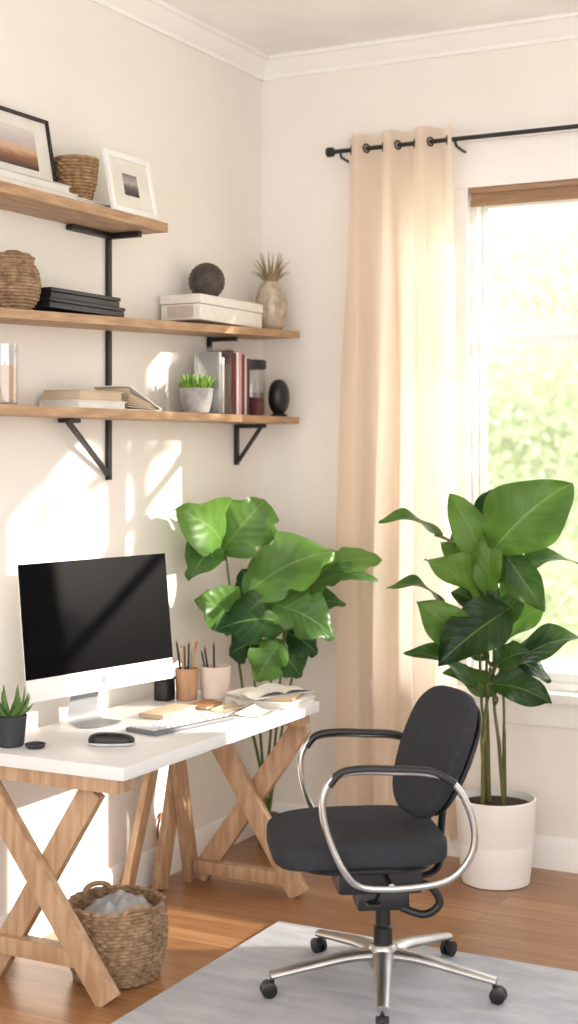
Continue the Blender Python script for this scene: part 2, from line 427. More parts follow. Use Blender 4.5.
# ------------------------------------------------------------------ outside
struct(MB().span(-24, 24, .4, 46, -.5, -.4).build('ground', mLawn), 'sunlit lawn outside the window', 'ground')
def tree(label, x, y, z0, zc, rx, rz_, n, ls, mat_, grp='trees outside the window'):
    t = thing('tree', label, 'tree', (x, y, z0), 0, grp)
    b = MB()
    for i in range(n):
        v = Vector((random.gauss(0, 1), random.gauss(0, 1), random.gauss(0, 1))).normalized()*(random.random()**.4)
        p = Vector((x+v.x*rx, y+v.y*rx, zc+v.z*rz_))
        a = Vector((random.gauss(0, 1), random.gauss(0, 1), random.gauss(0, 1))).normalized()
        c = a.orthogonal().normalized(); l = random.uniform(.5, 1)*ls
        vs = [b.bm.verts.new(p+a*l), b.bm.verts.new(p+c*l*.5), b.bm.verts.new(p-a*l), b.bm.verts.new(p-c*l*.5)]
        b.bm.faces.new(vs)
    b.build('foliage', mat_, t, world=True, fix=False)
    b = MB(); b.tube(smooth_pts([(x, y, z0), (x+.05, y, (z0+zc)/2), (x-.03, y, zc), (x+.06, y, zc+rz_*.6)]), .07, 10)
    for k in range(5):
        a = k*1.3; b.tube([(x, y, zc-.2*rz_), (x+rx*.6*math.cos(a), y+rx*.6*math.sin(a), zc+rz_*.4)], [.04, .015], 6)
    b.build('trunk', mTrunk, t, world=True)
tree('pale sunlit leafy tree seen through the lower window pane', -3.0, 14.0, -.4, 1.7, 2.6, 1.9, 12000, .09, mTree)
tree('tall haze-coloured tree seen through the upper window pane', -4.9, 22.0, -.4, 4.6, 3.2, 2.9, 12000, .11, mTree2)
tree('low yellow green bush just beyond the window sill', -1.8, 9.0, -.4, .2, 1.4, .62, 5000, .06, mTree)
tree('sparse out-of-view tree added right of the window to dapple the sunlight', 6.8, 2.6, -.4, 4.2, 1.6, 1.2, 130, .19, mTree)  # unseen tree added in the sun's path to break up the wall patches

# ------------------------------------------------------------------ shelves
SX = .22
def rail(b, y, z0, z1): b.span(.001, .016, y-.012, y+.012, z0, z1, .002)
yb1 = on_x(109, 300, .01).y; yb2 = on_x(237, 440, .01).y
# top shelf
t = thing('wall_shelf', 'topmost oak wall shelf with art frames on it', 'shelf', (0, -1.7, 2.51), 0, 'oak wall shelves')
MB().span(.002, SX, -2.7, -1.133, 2.51, 2.545, .003).build('board', mWoodY, t, world=True)
b = MB(); rail(b, yb1, 2.235, 2.49); b.span(.016, .15, yb1-.011, yb1+.011, 2.488, 2.509, .002); b.span(.002, .03, yb1-.26, yb1+.012, 2.49, 2.509, .002)
b.build('bracket', mBlack, t, world=True)
# middle shelf (sags a little to the left, as in the photo)
def zm_(y): return 2.19+.036*(y+.057)
t = thing('wall_shelf', 'middle oak wall shelf carrying the cream storage box', 'shelf', (0, -1.2, zm_(-1.2)), 0, 'oak wall shelves')
yl, yr = -2.7, -.057
b = MB().poly([(.002, yl, zm_(yl)), (.002, yr, zm_(yr)), (.002, yr, zm_(yr)+.03), (.002, yl, zm_(yl)+.03)], (SX-.002, 0, 0))
b.build('board', mWoodY, t, world=True)
b = MB(); rail(b, yb1, 1.89, zm_(yb1)-.002); b.build('bracket', mBlack, t, world=True)
yb3 = on_x(214, 350, .03).y
b = MB(); rail(b, yb3, zm_(yb3)-.19, zm_(yb3)-.002); b.span(.016, .14, yb3-.01, yb3+.01, zm_(yb3)-.022, zm_(yb3)-.004, .002); b.build('bracket', mBlack, t, world=True)
# lower shelf
t = thing('wall_shelf', 'lowest oak wall shelf holding the upright books', 'shelf', (0, -1.2, 1.814), 0, 'oak wall shelves')
MB().span(.002, SX, -2.7, -.06, 1.814, 1.844, .003).build('board', mWoodY, t, world=True)
b = MB(); zb = on_x(109, 480, .01).z; rail(b, yb1, zb, 1.812); p = on_x(68, 424, .06)
b.beam((.014, yb1, zb+.012), (.06, p.y, 1.80), .02, .014, (1, 0, 0))
b.span(.03, .08, p.y-.02, p.y+.05, 1.796, 1.812, .002)
b.build('bracket', mBlack, t, world=True)
b = MB(); zb2 = on_x(237, 465, .01).z; rail(b, yb2, zb2, 1.812); b.span(.016, .15, yb2-.01, yb2+.01, 1.794, 1.812, .002)
b.beam((.012, yb2, zb2+.01), (.13, yb2, 1.80), .018, .014, (0, 1, 0)); b.build('bracket', mBlack, t, world=True)

# flat book: cover + pages
def flat_book(label, x0, x1, y0, y1, z, h, mc, mp=None, group=None, name='book', rz=0):
    c = Vector(((x0+x1)/2, (y0+y1)/2, z)); t = thing(name, label, 'book' if name == 'book' else name, c, rz, group)
    dx, dy = (x1-x0)/2, (y1-y0)/2; k = min(.004, h*.15)
    b = MB().span(-dx, dx, -dy, dy, 0, k, .001).span(-dx, dx, -dy, dy, h-k, h, .001).span(-dx, -dx+k, -dy, dy, k, h-k)
    b.build('cover', mc, t)
    MB().span(-dx+k, dx-.006, -dy+.006, dy-.006, k, h-k).build('pages', mp or mPaper, t)
    return t
def up_book(label, y, th, x0, x1, z, h, mc, group):
    t = thing('book', label, 'book', ((x0+x1)/2, y+th/2, z), 0, group); dx = (x1-x0)/2; k = .0025
    b = MB().span(-dx, dx, -th/2, -th/2+k, 0, h, .001).span(-dx, dx, th/2-k, th/2, 0, h, .001).span(dx-k, dx, -th/2+k, th/2-k, 0, h, .001)
    b.build('cover', mc, t)
    MB().span(-dx+.004, dx-k, -th/2+k, th/2-k, .004, h-.005).build('pages', mPaper, t)

def frame(name, label, y0, y1, x, z0, h, lean, fw, mf, mat_w, mpic, pw, ph_):
    """picture frame leaning back on the wall, facing the room"""
    t = thing(name, label, 'picture frame', (x, (y0+y1)/2, z0)); W = y1-y0
    rot = Euler((0, -lean, 0)).to_matrix()
    def bx(b, cy, cz, sy, sz, cx=0, sx=.016, bev=.002): b.box(rot @ Vector((cx, cy, cz)), (sx, sy, sz), rot, bev)
    b = MB(); bx(b, -W/2+fw/2, h/2, fw, h); bx(b, W/2-fw/2, h/2, fw, h); bx(b, 0, fw/2, W-2*fw, fw); bx(b, 0, h-fw/2, W-2*fw, fw); b.build('frame_border', mf, t)
    b = MB(); bx(b, 0, h/2, W-2*fw, h-2*fw, -.003, .004, 0); b.build('mat_board', mat_w, t)
    b = MB(); bx(b, 0, h*.5, pw, ph_, .0, .003, 0); b.build('picture', mpic, t)
T1 = 2.546
flat_book('long white book lying flat under the black art frame', .02, .195, -2.2, -1.665, T1, .024, mCover, group='white books on the top shelf')
flat_book('upper grey white book directly beneath the black art frame', .025, .185, -2.2, -1.69, T1+.0245, .026, mGrey, group='white books on the top shelf')
flat_book('short white book lying under the small brown basket', .015, .15, -1.65, -1.40, T1, .03, mCover, group='white books on the top shelf')
frame('picture_frame', 'black framed landscape print leaning at the top left', -2.2, -1.625, .075, T1+.053, .25, R(10), .012, mBlack, mPaper, mArt, .40, .14)
frame('picture_frame', 'small white photo frame at the end of the top shelf', -1.465, -1.175, .20, T1+.002, .225, R(11), .02, mWhite, mPaper, mPhoto, .09, .08)

def basket(b, prof, dz, k=16, amp=.004, rr=None, c=(0, 0, 0), nth=64):
    c = Vector(c); z0 = prof[0][1]; z1 = prof[-1][1]; rows = int((z1-z0)/dz)
    def Rz(z):
        for (ra, za), (rb, zb_) in zip(prof, prof[1:]):
            if z <= zb_+1e-6: return ra+(rb-ra)*(z-za)/(zb_-za)
        return prof[-1][0]
    for i in range(rows+1):
        z = z0+(z1-z0)*i/rows; r0 = Rz(z)
        pts = [c+Vector(((r0+amp*math.cos(k*a+i*PI))*math.cos(a), (r0+amp*math.cos(k*a+i*PI))*math.sin(a), z)) for a in [2*PI*j/nth for j in range(nth)]]
        b.tube(pts, rr or dz*.62, 6, True)
    b.lathe([(0, z0), (prof[0][0], z0), ] + [(Rz(z0+(z1-z0)*i/8)-.002, z0+(z1-z0)*i/8) for i in range(9)], c, nth)
    return b
# small basket on top shelf
t = MB(); basket(t, [(.05, .006), (.066, .07), (.073, .145)], .011, 14, .003)
tag(t.build('basket', mWicker2, at=(.085, -1.525, T1+.031)), 'small brown woven basket on the top shelf', 'basket')

def ztop(y): return zm_(y)+.031
# woven jar
y = -1.93; t = thing('woven_jar', 'round tan woven jar at left of middle shelf', 'jar', (.125, y, ztop(y)+.001))
b = MB(); basket(b, [(.055, .006), (.078, .04), (.085, .08), (.078, .13), (.06, .155)], .0105, 16, .003); b.build('body', mWicker, t)
b = MB(); basket(b, [(.064, .162), (.066, .172), (.05, .184), (.02, .192)], .009, 16, .002); b.build('lid', mWicker, t)
# black boxes
for k, (y0, y1, x0, x1, lab) in enumerate(((-1.83, -1.385, .05, .2, 'lower flat black box beside the woven jar'), (-1.81, -1.40, .06, .19, 'upper flat black box stacked beside the woven jar'))):
    z = ztop(-1.385)+.0005+k*.0355
    t = thing('flat_box', lab, 'box', ((x0+x1)/2, (y0+y1)/2, z), 0, 'flat black boxes')
    dx, dy = (x1-x0)/2, (y1-y0)/2
    MB().span(-dx+.003, dx-.003, -dy+.003, dy-.003, 0, .02, .003).build('tray', mBlackP, t)
    MB().span(-dx, dx, -dy, dy, .0215, .034, .003).build('lid', mBlackP, t)
# storage box with lid
zc = ztop(-.366)
t = thing('storage_box', 'wide cream storage box on the middle shelf', 'box', (.11, -.618, zc))
MB().span(-.09, .09, -.252, .252, 0, .062, .003).build('body', mBox, t)
MB().span(-.094, .094, -.256, .256, .064, .1, .003).build('lid', mBox, t)
MB().span(-.06, .06, -.2535, -.2525, .01, .055).build('end_panel', mBoxEnd, t)
r0 = .072
def ballpt(u, v):
    th = PI*u; a = 2*PI*v; r = r0*(1+.05*max(0, math.sin(12*th)*math.cos(16*a)))
    return Vector((r*math.sin(th)*math.cos(a), r*math.sin(th)*math.sin(a), r0+r*math.cos(th)))
tag(MB().surf(ballpt, 48, 96).build('decorative_ball', mBall, at=(.105, -.66, zc+.1015), sharp=3), 'dark brown textured ball on top of storage box', 'ornament')
# pineapple vase
y = -.15
t = thing('pineapple_ornament', 'pale pineapple shaped vase at the middle shelf end', 'ornament', (.125, y, ztop(y)+.003))
def pf(a, z): return 1+.03*math.sin(9*a+z*150)*math.sin(9*a-z*150)
prof = [(0, 0), (.044, 0), (.052, .012)]+[(.036+.036*math.sin(PI*(.2+.74*i/20)), .02+.185*i/20) for i in range(21)]+[(.03, .213), (0, .216)]
MB().lathe(prof, seg=64, fn=pf).build('body', mGold, t, sharp=1.2)
b = MB()
for ring, (n, tilt, L) in enumerate(((9, 1.0, .085), (8, .6, .115), (6, .25, .135))):
    for k in range(n):
        a = 2*PI*k/n+ring*.4; d = Vector((math.cos(a), math.sin(a), 0))
        p0 = Vector((0, 0, .208))+d*.018; p1 = p0+(d*math.sin(tilt)+UP*math.cos(tilt))*L
        pm = (p0+p1)/2+UP*.008
        b.tube(smooth_pts([p0, pm, p1], 4), [.011-.0095*abs(i/8)**1.2 for i in range(9)], 6, flat=.4)
b.build('leaf_crown', mGold2, t)

# lower shelf items
Z3 = 1.8445
t = thing('candle_jar', 'amber candle in a glass jar at far left of lowest shelf', 'candle', (.12, -1.965, Z3))
MB().lathe([(0, 0), (.042, 0), (.043, .005), (.043, .2), (.04, .2), (.04, .008), (0, .008)]).build('glass', mJar, t)
MB().lathe([(0, .009), (.039, .009), (.039, .13), (0, .128)]).build('wax', mAmber, t)
MB().tube([(0, 0, .128), (0, .002, .145)], .0015, 6).build('wick', mBlack, t)
flat_book('white book at the bottom of pile on lowest shelf', .03, .2, -1.665, -1.375, Z3, .028, mCover, group='flat books on the lowest shelf')
flat_book('tan covered book atop the pile on lowest shelf', .04, .195, -1.655, -1.39, Z3+.0285, .034, mBeige, mPaper2, group='flat books on the lowest shelf')
# open book: cover lifted on fanned pages
t = thing('open_book', 'pale open book with lifted pages beside the tan book pile', 'book', (.115, -1.25, Z3))
b = MB().span(-.08, .08, -.112, .112, 0, .004, .001); b.poly([(-.08, .112, .004), (-.08, -.10, .085), (-.08, -.098, .089), (-.08, .112, .009)], (.16, 0, 0)); b.build('cover', mCover, t)
b = MB()
for k in range(9):
    zt = .012+.008*k
    b.poly([(-.076, .109, .0045+.0003*k), (-.076, -.06-.004*k, zt*.75), (-.076, -.108+.001*k, zt), (-.076, -.108+.001*k, zt+.0025), (-.076, -.06-.004*k, zt*.75+.003), (-.076, .109, .0065+.0003*k)], (.152, 0, 0))
b.build('page_block', mPaper2, t)
# potted little plant
t = thing('small_potted_plant', 'little leafy plant in silver pot on lowest shelf', 'plant', (.135, -.79, Z3))
MB().lathe([(0, 0), (.045, 0), (.05, .004), (.064, .06), (.066, .1), (.062, .1), (.057, .085), (0, .085)]).build('pot', mPotG, t)
b = MB()
for k in range(120):
    a = random.uniform(0, 2*PI); rr = .055*math.sqrt(random.random()); h = random.uniform(.025, .075)
    p0 = Vector((rr*.8*math.cos(a), rr*.8*math.sin(a), .086)); p1 = p0+Vector((rr*.6*math.cos(a)+random.uniform(-.01, .01), rr*.6*math.sin(a)+random.uniform(-.01, .01), h))
    b.tube([p0, (p0+p1)/2, p1], [.002, .007, .001], 5, flat=.4)
b.build('foliage', mFern, t)
# clear acrylic holder and upright books
t = thing('acrylic_holder', 'clear acrylic file holder at left of upright books', 'file holder', (.13, -.655, Z3))
b = MB().span(-.06, .06, -.045, -.042, 0, .27).span(-.06, .06, .042, .045, 0, .27).span(.057, .06, -.042, .042, 0, .2).span(-.06, .057, -.042, .042, 0, .003)
b.build('shell', mJar, t)
up_book('mid grey booklet standing inside the clear acrylic holder', -.690, .02, .085, .18, Z3+.004, .245, mGrey2, 'booklets in the acrylic holder')
up_book('white booklet standing inside the clear acrylic holder', -.662, .016, .085, .18, Z3+.004, .225, mCover, 'booklets in the acrylic holder')
yy = -.606
for th, h, mc, lab in ((.026, .262, mDRed, 'dark wine red upright book next to the acrylic holder'), (.022, .25, mRed, 'thin maroon upright book, second from the acrylic holder'),
                       (.018, .256, mCover, 'thin white upright book between maroon and pink spines'), (.022, .262, mPink, 'pink spined upright book on the lowest shelf'), (.024, .25, mRed, 'maroon upright book right of the pink spine'),
                       (.016, .245, mGrey, 'thin pale grey upright book near row end'), (.024, .235, mDRed, 'shorter dark red book closing the upright row')):
    up_book(lab, yy, th, .09, .185, Z3, h, mc, 'upright books on the lowest shelf'); yy += th+.0015
flat = thing('small_box', 'small maroon box beside the glass jar on lowest shelf', 'box', (.17, -.385, Z3))
MB().span(-.03, .03, -.03, .03, 0, .06, .002).build('body', mDRed, flat); MB().span(-.032, .032, -.032, .032, .061, .075, .002).build('lid', mDRed, flat)
t = thing('glass_jar', 'glass jar with black lid at end of lowest shelf', 'jar', (.085, -.28, Z3))
MB().lathe([(0, 0), (.07, 0), (.074, .006), (.074, .19), (.068, .2), (.065, .2), (.07, .188), (.07, .01), (0, .008)]).build('glass', mJar, t)
MB().lathe([(0, .202), (.076, .202), (.078, .208), (.078, .236), (.074, .24), (0, .24)]).build('lid', mBlackP, t)
MB().lathe([(0, .01), (.066, .01), (.066, .1), (0, .105)]).build('contents', mDRed, t)
t = thing('speaker', 'small black oval speaker at end of lowest shelf', 'speaker', (.165, -.15, Z3))
MB().superell((0, 0, .085), .042, .055, .077, .9, .9).build('body', mBlackP, t)
MB().lathe([(0, 0), (.035, 0), (.038, .006), (.03, .014), (0, .014)]).build('foot', mBlack, t)

# ------------------------------------------------------------------ desk
DT = .74
dx0, dx1, dy0, dy1 = .03, .655, -2.07, -.74
t = thing('desk', 'white topped desk on crossed oak trestle legs', 'desk', (.34, -1.4, 0))
MB().span(dx0, dx1, dy0, dy1, DT-.042, DT, .004).build('tabletop', mTop, t, world=True)
ZT = DT-.043
def trestle(y):
    b = MB().span(dx0+.03, dx1-.03, y-.036, y+.036, ZT-.045, ZT, .003)
    tr = b.build('trestle', mWood, t, world=True)
    def lg(p0, p1, w=.07, th=.034, side=(1, 0, 0), nm='leg'):
        bb = MB().beam(p0, p1, w, th, side)
        for v in bb.bm.verts: v.co -= t.location
        bb.build(nm, mWood, tr)
    return lg
lg = trestle(-2.02)
lg((.10, -2.045, ZT-.05), (.585, -2.045, .012), .08, .036)
lg((.50, -2.006, ZT-.05), (.10, -2.006, .012), .08, .036)
lg((.10, -2.026, .125), (.50, -2.026, .125), .055, .055, (0, 0, 1), 'stretcher')
lg = trestle(-.80)
lg((.20, -.817, ZT-.05), (.61, -.817, .012), .08, .036)
lg((.60, -.776, ZT-.05), (.14, -.776, .012), .08, .036)
lg((.14, -.797, .06), (.57, -.797, .06), .05, .055, (0, 0, 1), 'stretcher')
lg((.085, -.98, .005), (.085, -.79, ZT), .075, .03, (0, 1, 0))
lg((.12, -.80, .005), (.12, -.95, ZT), .075, .03, (0, 1, 0))
lg((.05, -1.167, .004), (.12, -1.01, ZT), .055, .028, (0, 1, 0))

# all in one computer
mc = thing('desktop_computer', 'silver white all in one computer with black screen', 'computer', (.165, -1.525, DT+.0005), -R(11))
rot = Euler((0, -R(6), 0)).to_matrix(); W = .70
PV = Vector((.045, 0, .122))
def tb(b, cx, cy, cz, sx, sy, sz, bev=0): b.box(PV+rot @ Vector((cx, cy, cz)), (sx, sy, sz), rot, bev); return b
tb(MB(), 0, 0, .228, .009, W, .456, .003).build('casing', mWhite, mc)
tb(MB(), .005, 0, .267, .008, W+.002, .383, .002).build('screen', mScreen, mc)
lo = []
for i in range(28):
    a = 2*PI*i/28; r = .0115*(1-.12*math.exp(-((a-PI/2)/.35)**2)-.1*math.exp(-((a-3*PI/2)/.3)**2))
    if a < .5 or a > 2*PI-.3: r *= .62
    lo.append(PV+rot @ Vector((.0047, r*math.cos(a), .036+r*1.05*math.sin(a))))
b = MB().poly(lo, rot @ Vector((.0008, 0, 0)))
lf = [PV+rot @ Vector((.0047, y_, .036+z_)) for y_, z_ in ((.0, .012), (.003, .0125), (.006, .0155), (.006, .0185), (.003, .0175), (.0005, .015))]
b.poly(lf, rot @ Vector((.0008, 0, 0))); b.build('logo', mGreyLogo, mc)
b = MB()
kk = smooth_pts([(.07, 0, .004), (-.02, 0, .004), (-.055, 0, .014), (-.055, 0, .08), (-.01, 0, .18), (.015, 0, .24)], 8)
def stand(u, v):
    p = kk[min(len(kk)-1, int(round(u*(len(kk)-1))))]; s = v*2-1
    wd = .09-.022*min(1, u*1.6); fx = -.03*abs(s)**3 if u < .1 else 0
    return Vector((p.x+fx, wd*s, p.z))
b.surf(stand, 40, 10)
bmesh.ops.solidify(b.bm, geom=b.bm.faces[:], thickness=.007)
for v in b.bm.verts: v.co.z = max(v.co.z, 0)
b.build('stand', mSilver, mc)

# keyboard
t = thing('keyboard', 'slim white keyboard in front of the computer', 'keyboard', (.45, -1.41, DT+.0005), -R(12))
MB().span(-.072, .072, -.20, .20, 0, .014, .004).build('base', mKeyBase, t)
b = MB()
for i in range(5):
    for j in range(13):
        if i == 4 and 4 <= j <= 8: continue
        b.span(-.0595+i*.0237, -.040+i*.0237, -.192+j*.0295, -.1685+j*.0295, .014, .0195, .001)
b.span(.0353, .0548, -.074, .066, .014, .0195, .001)
b.build('keys', mKeys, t)
# mouse
t = thing('computer_mouse', 'dark mouse with pale base on the near desk corner', 'mouse', (.425, -1.80, DT+.0005), -R(62))
MB().superell((0, 0, .006), .038, .078, .006, .5, .8).build('base', mGrey, t)
def mw(p): return Vector((p.x, p.y, max(p.z, -.006)*(1-.15*p.y/.06)))
MB().superell((0, 0, .015), .0365, .076, .025, .8, .8, warp=mw).build('shell', mBlackP, t)
MB().lathe([(0, -.003), (.006, -.003), (.006, .003), (0, .003)], (0, .035, .036), 12, rot=Euler((0, PI/2, 0)).to_matrix()).build('scroll_wheel', mPotG, t)
flat_book('tan notebook lying beneath the right side of the computer', .24, .345, -1.36, -1.13, DT+.0005, .018, mBeige, mPaper2, name='notebook')
# black box behind the screen edge
t = thing('pen_box', 'small black box right of the computer screen', 'box', (.12, -1.0, DT+.0005))
MB().span(-.03, .03, -.03, .03, 0, .075, .003).build('body', mBlackP, t); MB().span(-.031, .031, -.031, .031, .076, .09, .003).build('lid', mBlackP, t)
# wooden pencil cup
pc = Vector((.185, -.945, DT+.0005))
tag(MB().lathe([(0, 0), (.038, 0), (.040, .003), (.045, .118), (.040, .12), (.036, .008), (0, .007)]).build('pencil_cup', mCup, at=pc), 'wooden pencil cup on the desk', 'cup')
cols = [S(214, 150, 70), S(190, 96, 60), S(60, 60, 66), S(226, 200, 150), S(150, 90, 60), S(40, 44, 60), S(96, 70, 50), S(120, 130, 140)]
names = ['ochre', 'rust red', 'dark grey', 'pale straw', 'brown', 'navy', 'umber', 'blue grey']
def pencil(base, k, a, tilt, L, rad, col, label, nm, grp):
    d = Vector((math.cos(a)*math.sin(tilt), math.sin(a)*math.sin(tilt), math.cos(tilt)))
    p0 = Vector((math.cos(a)*rad, math.sin(a)*rad, 0))
    t = thing(nm, label, nm, base+p0, 0, grp)
    m = M(nm+'_'+str(k), col, None, 10, .5)
    MB().tube([(0, 0, 0), d*(L-.018)], .0045, 6).build('barrel', m, t)
    MB().tube([d*(L-.018), d*(L-.006), d*L], [.0045, .002, .0005], 6).build('point', mWood if nm == 'pencil' else mBlackP, t)
for k in range(8):
    a = k*.785+.3
    pencil(pc+Vector((0, 0, .009)), k, a, .12+.03*(k % 2), .19+.014*((k*3) % 4), .012, cols[k], names[k]+' pencil standing in the wooden cup', 'pencil', 'pencils in the wooden cup')
mu = Vector((.265, -.865, DT+.0005))
tag(MB().lathe([(0, 0), (.05, 0), (.054, .004), (.062, .122), (.057, .124), (.05, .01), (0, .008)]).build('pen_holder', mPotP, at=mu), 'blush white ceramic cup holding pens on the desk', 'cup')
pc2 = [S(30, 30, 32), S(46, 48, 54), S(70, 72, 80), S(60, 40, 34)]
for k, nmk in enumerate(('black', 'charcoal', 'slate grey', 'dark brown')):
    pencil(mu+Vector((0, 0, .01)), 10+k, 2.2+k*.75, .2, .205-.012*k, .018, pc2[k], nmk+' pen standing in the blush cup', 'pen', 'pens in the blush cup')
# papers and notebooks
def sheet(label, x, y, rz, sx, sy, z, curl, mat_):
    def f(u, v): return Vector(((u-.5)*sx, (v-.5)*sy, curl*(abs(u-.5)*2)**3*(.5+v*.5)))
    b = MB().surf(f, 14, 8); o = b.build('paper_sheet', mat_, at=(x, y, z), rz=rz, sharp=3); tag(o, label, 'paper', 'papers on the desk')
sheet('loose white sheet of paper beside the keyboard', .58, -1.08, .06, .12, .17, DT+.0015, .016, mPaper)
sheet('cream sheet of paper lying in front of the pen cup', .455, -1.06, -.05, .09, .16, DT+.0015, .018, mPaper2)
flat_book('bottom white notebook at the far desk corner', .37, .645, -.965, -.755, DT+.0005, .022, mCover, group='notebooks at the desk corner', name='notebook', rz=-R(5))
flat_book('beige notebook in the middle of the corner pile', .40, .62, -.96, -.76, DT+.023, .014, mBeige, mPaper2, 'notebooks at the desk corner', 'notebook', R(14))
t = thing('open_notebook', 'open notebook with curved white pages atop the corner pile', 'notebook', (.505, -.86, DT+.0375), -R(22), 'notebooks at the desk corner')
def pg2(u, v):
    s = (u-.5)*2; return Vector((-.085+.17*v, .145*s, .0035+.045*(abs(s)**.6)*(1-abs(s)**.8)+.005*math.sin(9*v+4*s)*abs(s)))
MB().surf(pg2, 30, 8).build('page_block', mPaper, t, sharp=3)
MB().span(-.088, .088, -.148, .148, 0, .003, .001).build('cover', mGrey, t)
flat_book('small brown notebook lying between keyboard and pencil cup', .29, .38, -1.12, -.99, DT+.0005, .014, mTan, mPaper2, name='notebook')
# succulent
t = thing('succulent', 'spiky succulent in dark pot at near desk corner', 'plant', (.145, -1.965, DT+.0005))
MB().lathe([(0, 0), (.038, 0), (.042, .004), (.052, .1), (.048, .102), (.044, .09), (0, .088)]).build('pot', mPotK, t)
b = MB()
for ring, (n, tilt, L) in enumerate(((9, .9, .075), (8, .6, .095), (6, .3, .11))):
    for k in range(n):
        a = 2*PI*k/n+ring*.35; d = Vector((math.cos(a), math.sin(a), 0)); p0 = Vector((0, 0, .088))+d*.012
        p1 = p0+(d*math.sin(tilt)+UP*math.cos(tilt))*L; pm = (p0+p1)/2+d*.01
        b.tube(smooth_pts([p0, pm, p1], 4), [.009, .010, .0105, .010, .009, .0075, .0055, .003, .0008], 6, flat=.5)
b.build('foliage', mSucc, t)
tag(MB().lathe([(0, 0), (.026, 0), (.032, .006), (.034, .014), (.031, .015), (.027, .008), (0, .005)], seg=32).build('dish', mPotK, at=(.235, -1.955, DT+.0005)), 'tiny flat dark dish right of the succulent pot', 'dish')

# basket with cloth
bc = Vector((.455, -1.815, 0))
t = thing('storage_basket', 'large woven seagrass basket on floor under the desk', 'basket', bc)
b = MB(); basket(b, [(.132, .01), (.152, .07), (.158, .14), (.152, .24)], .0115, 26, .004, nth=130); b.build('body', mWicker, t)
for s in (0, PI):
    a0 = s+R(150); pts = []
    for i in range(9):
        q = PI*i/8; aa = a0+.3*math.cos(q); pts.append((.154*math.cos(aa), .154*math.sin(aa), .237+.022*math.sin(q)))
    MB().tube(smooth_pts(pts, 3), .009, 8).build('handle', mWicker, t)
def cl(u, v):
    r = .138*u; a = 2*PI*v; p = Vector((r*math.cos(a), r*math.sin(a), 0))
    q = noise.noise(Vector((p.x*14, p.y*14, 3.1))); q2 = noise.noise(Vector((p.x*30, p.y*30, 7)))
    return Vector((p.x, p.y, .205+.05*q*(1-.3*u)+.02*q2+.045*(1-u*u)-.045*u**6))
b = MB().surf(cl, 26, 60); bmesh.ops.remove_doubles(b.bm, verts=b.bm.verts, dist=.0004)
tag(b.build('folded_cloth', mCloth, at=bc, sharp=3), 'crumpled pale grey cloth inside the floor basket', 'cloth')
# leather loop on wall
p = on_x(162, 815, .01)
t = thing('hanging_loop', 'brown leather loop hanging on wall under the desk', 'strap', (0, p.y, p.z))
MB().lathe([(0, 0), (.008, 0), (.008, .012), (.012, .015), (0, .018)], seg=16, rot=Euler((0, PI/2, 0)).to_matrix()).build('hook', mBlack, t)
MB().tube(smooth_pts([(.012, 0, .006), (.012, .03, -.03), (.012, .035, -.08), (.012, 0, -.115), (.012, -.035, -.08), (.012, -.03, -.03)], 5, True), .005, 8, True).build('strap', mTan, t)

# ------------------------------------------------------------------ rug
rg = MB().span(.68, 2.75, -3.3, -1.12, .001, .011, .003).build('rug', mRug, at=(1.7, -2.2, 0), world=True); tag(rg, 'pale grey woven rug under the office chair', 'rug')

# ------------------------------------------------------------------ plants
def leaf(b, B, T, W, N, bend=.12, fold=.18, prof=1.12, wav=.07, lobe=0, ns=26, nt=10, tone=None, pt=.66):
    ax = T-B; L = ax.length; axn = ax.normalized(); side = axn.cross(N).normalized(); nn = side.cross(axn); ph = random.uniform(0, 6)
    curl = random.uniform(-.08, .12); b.cur = random.random() if tone is None else tone
    def f(u, v):
        s = u; t_ = v*2-1
        w_ = W/2*(max(0, math.sin(PI*min(1, s)**prof))**pt)*(1 if s < .999 else 0)*(1+.06*math.sin(11*s+ph)*abs(t_))
        if lobe and .12 < s: w_ *= 1-lobe*max(0, math.sin(15*s+ph*.3+(1.2 if t_ > 0 else 0)))**2*abs(t_)
        return B+ax*s+nn*(bend*L*math.sin(PI*s)) + side*(w_*t_) + nn*(fold*w_*abs(t_)**1.4) + nn*(wav*W*math.sin(9*s+ph+t_)*t_*abs(t_)) + side*(curl*L*s*s) - UP*(.08*L*s**3)
    b.surf(f, ns, nt)
